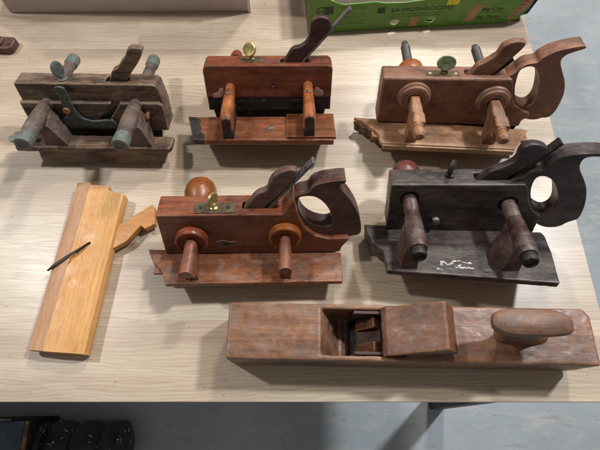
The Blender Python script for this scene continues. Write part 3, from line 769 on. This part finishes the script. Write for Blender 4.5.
bm = bmesh.new(); prism(bm, [yl(*p_) for p_ in [(-338, 176.5), (-332.5, 184), (-319, 195.5), (-304, 206.5), (-288, 218), (-303.5, 203), (-318.5, 190)]], 19.5, 23.4, 'xy')
link_obj('iron', bm, M['dsteel'], e, .2)

# ================================================================== setting: table, floor, boxes
def grp(name, label, cat, loc=(0, 0, 0), rz=0):
    o = bpy.data.objects.new(name, None); col.objects.link(o); o.location = loc; o.rotation_euler = (0, 0, rz)
    tag(o, label, cat); return o

def table_mat():
    t = NT('pale_oak_laminate')
    v = t.mapping((1, 1, 1), loc=(.31, .017, 0))
    br = t.n.new('ShaderNodeTexBrick'); br.offset = .37; br.offset_frequency = 2; br.squash = 1
    br.inputs['Scale'].default_value = 1; br.inputs['Brick Width'].default_value = .52; br.inputs['Row Height'].default_value = .078
    br.inputs['Mortar Size'].default_value = .0; br.inputs['Color1'].default_value = (0, 0, 0, 1); br.inputs['Color2'].default_value = (1, 1, 1, 1)
    t.link(v, br.inputs['Vector'])
    # every stave gets its own stretch of grain
    add = t.n.new('ShaderNodeVectorMath'); add.operation = 'MULTIPLY_ADD'
    t.link(br.outputs['Color'], add.inputs[0]); add.inputs[1].default_value = (.9, 2.3, 1.7); t.link(t.mapping((1, 1, 1)), add.inputs[2])
    def mp(sc):
        m = t.n.new('ShaderNodeMapping'); m.inputs['Scale'].default_value = sc; t.link(add.outputs[0], m.inputs[0]); return m.outputs[0]
    broad = t.noise(mp((2.0, 11, 15)), 1, 4, .55, .6)
    warp = t.noise(mp((3.2, 9, 9)), 1, 3, .5)
    cx_ = t.n.new('ShaderNodeCombineXYZ'); mu = t.n.new('ShaderNodeMath'); mu.operation = 'MULTIPLY'; mu.inputs[1].default_value = .055
    t.link(warp, mu.inputs[0]); t.link(mu.outputs[0], cx_.inputs['Y'])
    ad = t.n.new('ShaderNodeVectorMath'); t.link(mp((.12, 1, 1)), ad.inputs[0]); t.link(cx_.outputs[0], ad.inputs[1])
    def wave(sc, dist, dsc):
        w = t.n.new('ShaderNodeTexWave'); w.bands_direction = 'Y'; w.inputs['Scale'].default_value = sc
        w.inputs['Distortion'].default_value = dist; w.inputs['Detail'].default_value = 4; w.inputs['Detail Scale'].default_value = dsc; w.inputs['Detail Roughness'].default_value = .65
        t.link(ad.outputs[0], w.inputs['Vector']); return w.outputs['Fac']
    fib = t.noise(mp((30, 520, 520)), 1, 5, .7)
    str_ = t.noise(mp((5, 120, 120)), 1, 5, .65, .4)
    c = t.ramp(broad, [(.32, lin((170, 151, 131))), (.5, lin((187, 169, 147))), (.68, lin((200, 184, 162)))])
    c = t.mix(.5, c, t.ramp(wave(62, 8, 1.2), [(.0, (.74, .66, .58)), (.3, (.93, .90, .87)), (.8, (1, 1, 1))]), 'MULTIPLY')
    c = t.mix(.35, c, t.ramp(str_, [(.34, (.70, .63, .56)), (.52, (1, 1, 1))]), 'MULTIPLY')
    c = t.mix(.30, c, t.ramp(fib, [(.32, (.6, .54, .48)), (.55, (1, 1, 1))]), 'MULTIPLY')
    kn = t.n.new('ShaderNodeTexVoronoi'); kn.inputs['Scale'].default_value = 1; t.link(mp((3.6, 9, 1)), kn.inputs['Vector'])
    c = t.mix(t.ramp(kn.outputs['Distance'], [(.02, (.55, .55, .55)), (.10, (0, 0, 0))]), c, lin((164, 134, 106)))
    sp = t.noise(t.mapping((70, 70, 70)), 1, 3, .5)
    c = t.mix(t.ramp(sp, [(.70, (0, 0, 0)), (.74, (.5, .5, .5))]), c, lin((120, 96, 74)))
    so = t.noise(t.mapping((5, 7, 5)), 1, 7, .7, .6)
    c = t.mix(.5, c, t.ramp(so, [(.36, (.84, .83, .82)), (.52, (1, 1, 1))]), 'MULTIPLY')
    c = t.mix(.34, c, t.ramp(br.outputs['Color'], [(0, (.84, .79, .75)), (.5, (.96, .94, .92)), (1, (1, 1, 1))]), 'MULTIPLY')
    t.link(c, t.b.inputs['Base Color'])
    t.link(t.ramp(fib, [(.3, (.38,) * 3), (.7, (.31,) * 3)]), t.b.inputs['Roughness'])
    t.b.inputs['Specular IOR Level'].default_value = .5
    t.bump(fib, .08, .0004)
    return t.m
tb = grp('table', 'pale oak laminate work table carrying all the planes', 'table', (-.3, .6, 0))
bm = bmesh.new(); box(bm, -998, 700, -585.2, 698, -24, -19.8)
link_obj('edge_banding', bm, M['p2w'], tb)
bm = bmesh.new(); box(bm, -1000, 702, -586, 700, -20, 0)
link_obj('table_top', bm, table_mat(), tb, .8)
bm = bmesh.new(); box(bm, -960, 660, -540, 650, -60, -24.5)
link_obj('apron', bm, M['black'], tb, 1)
for (x, y) in ((660, -587.5), (-900, -540), (660, 560), (-900, 560)):
    bm = bmesh.new(); vs = box(bm, x, x + 40, y, y + 40, -750, -24.5)
    for v in vs:
        if v.co.z > -100: v.co.y += 18
    link_obj('leg', bm, M['black'], tb, 2)

def floor_mat():
    t = NT('painted_concrete')
    a = t.noise(t.mapping((1.6, 1.6, 1.6)), 1, 6, .6, .4)
    b = t.noise(t.mapping((7, 22, 9)), 1, 9, .72, .6)
    f = t.noise(t.mapping((160, 160, 160)), 1, 4, .6)
    c = t.ramp(a, [(.3, lin((150, 156, 160))), (.7, lin((182, 188, 191)))])
    c = t.mix(t.ramp(b, [(.50, (0, 0, 0)), (.60, (.6, .6, .6))]), c, lin((186, 183, 178)))
    b2 = t.noise(t.mapping((12, 40, 9), loc=(5, 1, 2)), 1, 10, .75, .3)
    c = t.mix(t.ramp(b2, [(.57, (0, 0, 0)), (.66, (.55, .55, .55))]), c, lin((140, 134, 128)))
    vo = t.n.new('ShaderNodeTexVoronoi'); vo.feature = 'DISTANCE_TO_EDGE'; vo.inputs['Scale'].default_value = 1
    mm = t.n.new('ShaderNodeVectorMath'); mm.operation = 'MULTIPLY_ADD'
    nn = t.n.new('ShaderNodeTexNoise'); nn.inputs['Scale'].default_value = 6; t.link(t.co.outputs['Object'], nn.inputs['Vector'])
    t.link(nn.outputs['Color'], mm.inputs[0]); mm.inputs[1].default_value = (.35, .35, .35); t.link(t.mapping((2.2, 1.7, 1)), mm.inputs[2])
    t.link(mm.outputs[0], vo.inputs['Vector'])
    cr = t.ramp(vo.outputs['Distance'], [(0, (.16, .16, .16)), (.004, (0, 0, 0))])
    c = t.mix(t.mix(1., cr, t.ramp(b, [(.4, (0, 0, 0)), (.5, (1, 1, 1))]), 'MULTIPLY'), c, lin((84, 88, 94)))
    c = t.mix(.4, c, t.ramp(f, [(.3, (.75, .75, .75)), (.6, (1, 1, 1))]), 'MULTIPLY')
    t.link(c, t.b.inputs['Base Color']); t.b.inputs['Roughness'].default_value = .42
    t.bump(t.mix(.5, b, f), .4, .002)
    return t.m
bm = bmesh.new(); box(bm, -6000, 6000, -6000, 6000, -780, -750)
tag(link_obj('floor', bm, floor_mat()), None, None, kind='structure')

# left carton
def card(name, base, spot, rough=.65, sc=40):
    t = NT(name)
    n = t.noise(t.mapping((sc, sc, sc)), 1, 6, .6)
    n2 = t.noise(t.mapping((6, 6, 14)), 1, 5, .6)
    c = t.ramp(n, [(.3, lin(spot)), (.6, lin(base))])
    c = t.mix(.35, c, t.ramp(n2, [(.35, (.78, .76, .74)), (.6, (1, 1, 1))]), 'MULTIPLY')
    t.link(c, t.b.inputs['Base Color']); t.b.inputs['Roughness'].default_value = rough
    t.bump(n2, .25, .003)
    return t.m
cl = grp('carton', 'plain pinkish-grey cardboard carton at the back left of the table', 'box', (-.522, .667, 0), R(.4))
mk = card('grey_board', (196, 182, 172), (184, 170, 160)); mk2 = card('white_board', (222, 220, 216), (206, 204, 200))
bm = bmesh.new(); prism(bm, [(0, 1), (428, 1), (428, 143), (170, 143), (0, 34)], 0, 2.5); link_obj('front_panel', bm, mk, cl, .6)  # unseen top edge drops to the left, shaped for the shadow it casts
bm = bmesh.new(); box(bm, 425.5, 428, 2.6, 300, 1, 143); link_obj('side_panel', bm, mk2, cl, .6)
bm = bmesh.new(); box(bm, 0, 2.5, 2.6, 300, 1, 33); link_obj('side_panel', bm, mk2, cl, .6)
bm = bmesh.new(); prism(bm, [(2.6, 32), (170.6, 140), (425, 140), (425, 137), (171.4, 137), (2.6, 29)], 2.6, 300); link_obj('lid', bm, mk, cl, .4)  # unseen lid follows that slope, shaped for the same shadow
bm = bmesh.new(); box(bm, 428.2, 434, -3, 4, 1, 142); link_obj('corner_flap', bm, mk2, cl, .8)

# green tray
gr = grp('mushroom_tray', 'green printed cardboard tray with black lettering at the back of the table', 'box', (.014, .617, 0), math.atan2(28, 379))
mg = card('green_board', (104, 148, 58), (90, 134, 50), .5)
mgi = card('brown_board', (92, 76, 58), (74, 60, 46), .8)  # inside board coloured dark so the lit tray looks shaded through the holes
top = [(0, 0.6), (350, 0.6), (372, 8), (382, 30), (384, 78), (300, 76), (235, 74), (224, 60), (190, 58), (160, 55), (128, 56), (112, 59), (60, 57), (50, 60), (34, 69), (22, 70), (14, 74), (0, 74)]
bm = bmesh.new(); prism(bm, top, 0, 3, 'xz')
fr = link_obj('front_panel', bm, mg, gr, .4)
cs = []
for (cx, cz) in ((151, 15), (214, 16)):
    c = bmesh.new(); prism(c, [(cx + 8.5 * math.cos(i * math.pi / 12), cz + 6 * math.sin(i * math.pi / 12)) for i in range(24)], -4, 8, 'xz'); cs.append(c)
cut(fr, cs)
for q in ((0, 3, 3.1, 260, .6, 74), (374, 377, 3.1, 260, .6, 74), (0, 377, 260.1, 263, .6, 74)):
    bm = bmesh.new(); box(bm, *q); link_obj('side_wall', bm, mgi, gr, .4)
bm = bmesh.new(); box(bm, 3.1, 373.9, 3.1, 260, .4, 3); link_obj('tray_bottom', bm, mgi, gr, .4)
bm = bmesh.new(); prism(bm, [(8, 62), (110, 63), (200, 66), (372, 68), (372, 76), (240, 75), (130, 63.5), (60, 66), (8, 68)], 3.2, 5, 'xz')
link_obj('torn_lining', bm, card('white_lining', (222, 216, 206), (204, 196, 186)), gr)
bm = bmesh.new(); prism(bm, [(374, 10), (388, 14), (396, 60), (398, 78), (385.5, 78), (383.5, 30)], 4, 30, 'xz')
link_obj('end_flap', bm, M['black'], gr, .5)
bm = bmesh.new(); lathe(bm, [(3, 0), (13, 3), (14, 12), (8, 22), (2, 25)], (214, 20, 6), 'z', 24)
link_obj('white_packing', bm, mk2, gr)

def flat(name, rects, mat, parent, y=-.35):
    bm = bmesh.new()
    for q in rects: prism(bm, q, .1, y, 'xz')
    return link_obj(name, bm, mat, parent)
def plain(name, c, rough=.6):
    t = NT(name); n = t.noise(t.mapping((90, 90, 90)), 1, 5, .7)
    t.link(t.ramp(n, [(.3, lin(tuple(int(v * .85) for v in c))), (.6, lin(c))]), t.b.inputs['Base Color']); t.b.inputs['Roughness'].default_value = rough
    return t.m
ink = plain('dark_green_ink', (42, 66, 32)); pk = plain('salmon_patch', (184, 140, 96)); yelm = plain('yellow_sticker', (226, 220, 40)); redi = plain('red_ink', (120, 40, 34)); fink = plain('faded_green_ink', (70, 108, 38))
def rc(x0, x1, z0, z1, sk=0): return [(x0, z0), (x1, z0), (x1 + sk, z1), (x0 + sk, z1)]
flat('salmon_patch', [rc(176, 190, 5, 24, 3)], pk, fr)
flat('salmon_patch', [rc(272, 288, 9, 43, 12)], pk, fr)
flat('yellow_sticker', [rc(232, 252, 47, 66, 3)], yelm, fr, -1.2)
flat('edge_strip', [[(350, 10), (358, 8), (382, 36), (383, 77), (372, 77), (364, 40)]], pk, fr)
flat('logo_block', [rc(28, 42, 40, 55)], ink, fr)
flat('logo_block', [rc(117, 130, 36, 48)], ink, fr)
bm = bmesh.new(); prism(bm, [(22 + 9 * math.cos(i * math.pi / 12), 47 + 8 * math.sin(i * math.pi / 12)) for i in range(24)], .1, -.3, 'xz', [[(22 + 7 * math.cos(i * math.pi / 12), 47 + 6 * math.sin(i * math.pi / 12)) for i in range(24)]])
link_obj('logo_ring', bm, ink, fr)
sm = []
for r_, z in enumerate((52, 48, 41, 37, 32, 28, 22, 17)):   # unreadable small print
    x = 52 + (r_ % 3) * 3
    while x < 100 - (18 if r_ % 3 == 2 else 4):
        w_ = random.uniform(1.4, 4.5); sm.append(rc(x, x + w_, z, z + .8)); x += w_ + random.uniform(.8, 1.6)
for z, xa, xb in ((31, 145, 226), (26.5, 140, 228), (3, 140, 206)):
    x = xa
    while x < xb:
        w_ = random.uniform(1.4, 5); sm.append(rc(x, x + w_, z, z + (1.0 if z > 5 else 2))); x += w_ + random.uniform(.8, 1.6)
sm.append(rc(294, 345, 26, 26.5)); sm.append(rc(290, 345, 10, 10.5))
pr_ = flat('small_print', sm, fink, fr, -.3); pr_['kind'] = 'stuff'

def glyphs(s):
    cu = bpy.data.curves.new('t', 'FONT'); cu.body = s; cu.size = 1; cu.extrude = .02
    to = bpy.data.objects.new('t', cu); col.objects.link(to)
    bpy.context.view_layer.update(); dg = bpy.context.evaluated_depsgraph_get()
    me = bpy.data.meshes.new_from_object(to.evaluated_get(dg), depsgraph=dg)
    bpy.data.objects.remove(to); return me
def text(s, size, x, z, mat, parent, name, width=None, shear=0):
    me = glyphs(s)
    wd = max(v.co.x for v in me.vertices)
    sx = (width / wd) if width else size
    for v in me.vertices:
        a, b, w_ = v.co
        v.co = ((x + a * sx + b * size * shear) * .001, (-.3 - w_ * 5) * .001, (z + b * size) * .001)
    me.materials.clear(); me.materials.append(mat)
    o = bpy.data.objects.new(name, me); col.objects.link(o); o.parent = parent; return o
text('SA MUSHROOMS', 10.5, 139, 37.5, ink, fr, 'lettering', 106, .15)
text('Big Cup', 8, 298, 30, ink, fr, 'lettering', 38, .35)
text('Big Open', 8, 293, 13.5, ink, fr, 'lettering', 42, .35)
text('HO', 9, 17, 43.5, ink, fr, 'logo_letters', 15)
sq = []
for i in range(8):
    z = 14 + i * 7.4; x = 360 + (z - 12) * .32
    sq += [[(x - 4, z), (x - 1, z + 5), (x, z + 4), (x - 3, z - 1)], [(x, z + 4.2), (x + 4, z + 1), (x + 3.4, z), (x - .6, z + 3.2)]]
flat('edge_pattern', sq, redi, fr, -.6)

# things on the floor below the front edge, left
cyl = bmesh.new()
pr = [(20, -640)]
x = -640.
while x < -10:
    f = (x + 640) / 72.; k = f - math.floor(f)
    pr.append((50 + 12 * math.sin(math.pi * k) ** .7, x)); x += 4
pr += [(52, -8), (40, 0), (28, 4), (10, 4)]
lathe(cyl, pr, (0, 0, 0), 'x', 48)
t = NT('black_speckled_paint')
n = t.noise(t.mapping((70, 90, 90)), 1, 3, .5)
n2 = t.noise(t.mapping((40, 60, 60), loc=(3, 1, 7)), 1, 6, .8, 2)
c = t.mix(t.ramp(n, [(.64, (0, 0, 0)), (.67, (1, 1, 1))]), (.012, .013, .016, 1), lin((170, 170, 168)))
t.link(c, t.b.inputs['Base Color']); t.b.inputs['Roughness'].default_value = .28; t.bump(n2, .5, .004)
o = link_obj('ribbed_post', cyl, t.m, None, 0, 2, 40)
o.location = (-.44, -.075, -.69)
tag(o, 'glossy black ribbed cylinder with white paint specks lying on the floor', 'post')
tbx = grp('metal_case', 'grey-topped metal case with worn ochre edge on the floor at the bottom left', 'case', (-.70, -.05, -.75), R(2))
bm = bmesh.new(); box(bm, -260, 40, -240, 45, .5, 140)
link_obj('case_body', bm, metal('black_worn_metal', (14, 14, 16), (52, 46, 40), .3, .5, 40), tbx, 3)
bm = bmesh.new(); box(bm, -255, 26, -235, 34, 140.3, 146)
link_obj('lid', bm, metal('slate_grey_paint', (66, 76, 88), (92, 102, 116), .1, .5, 30), tbx, 2)
t = NT('worn_ochre_edge'); n = t.noise(t.mapping((70, 50, 70)), 1, 8, .8, .8)
t.link(t.ramp(n, [(.42, lin((24, 20, 18))), (.5, lin((126, 98, 58))), (.62, lin((172, 146, 96)))]), t.b.inputs['Base Color'])
bm = bmesh.new(); box(bm, 26.5, 36, -236, 34, 138, 144.5)
link_obj('edge_trim', bm, t.m, tbx, 1.5)
bm = bmesh.new(); box(bm, -60, -8, 34.5, 41, 130, 148)
link_obj('latch', bm, M['steel'], tbx, 1.5)

blk = grp('brown_block', 'small dark brown block at the left end of the table', 'block', (-.497, .570, 0), R(-4))
bm = bmesh.new(); prism(bm, [(-120, 0), (0, 0), (6, 4), (9, 22), (5, 27), (-120, 27)], .3, 14, 'xy')  # unidentified dark brown shape at the table's left end, built as a block
link_obj('block_body', bm, M['p4h'], blk, 2, 3)
bm = bmesh.new(); prism(bm, [(-120, 4), (-14, 4), (-10, 9), (-10, 20), (-14, 24), (-120, 24)], 14, 17, 'xy')
link_obj('raised_panel', bm, M['p4h'], blk, 1)

# ================================================================== light, world, camera
def area(name, loc, target, sx, sy, power, color):
    l = bpy.data.lights.new(name, 'AREA'); l.shape = 'RECTANGLE'; l.size = sx; l.size_y = sy; l.energy = power; l.color = color
    o = bpy.data.objects.new(name, l); col.objects.link(o); o.location = loc
    o.rotation_euler = (Vector(target) - Vector(loc)).to_track_quat('-Z', 'Y').to_euler()
    return o
area('lamp_right', (1.3, 1.0, 2.1), (0.1, .3, 0), .14, .2, 55, (.89, .95, 1))
area('lamp_left', (-1.5, .82, 2.1), (-.1, .3, 0), .12, .18, 29, (.99, .99, 1))
area('lamp_back', (.70, 2.1, 2.1), (0, .4, 0), .24, .24, 38, (1, .95, .87))
w = bpy.data.worlds.new('World'); scene.world = w; w.use_nodes = True
bg = w.node_tree.nodes['Background']; bg.inputs[0].default_value = (.98, .95, .93, 1); bg.inputs[1].default_value = .22
cam = bpy.data.cameras.new('camera'); cam.sensor_width = 36; cam.lens = 27; cam.clip_start = .01; cam.clip_end = 50
co = bpy.data.objects.new('camera', cam); col.objects.link(co); co.location = (0, 0, .6); co.rotation_euler = (R(22.8), 0, 0)
scene.camera = co
scene.view_settings.view_transform = 'Standard'; scene.view_settings.look = 'None'; scene.view_settings.exposure = 0; scene.view_settings.gamma = 1
scene.render.resolution_x = 1024; scene.render.resolution_y = 768
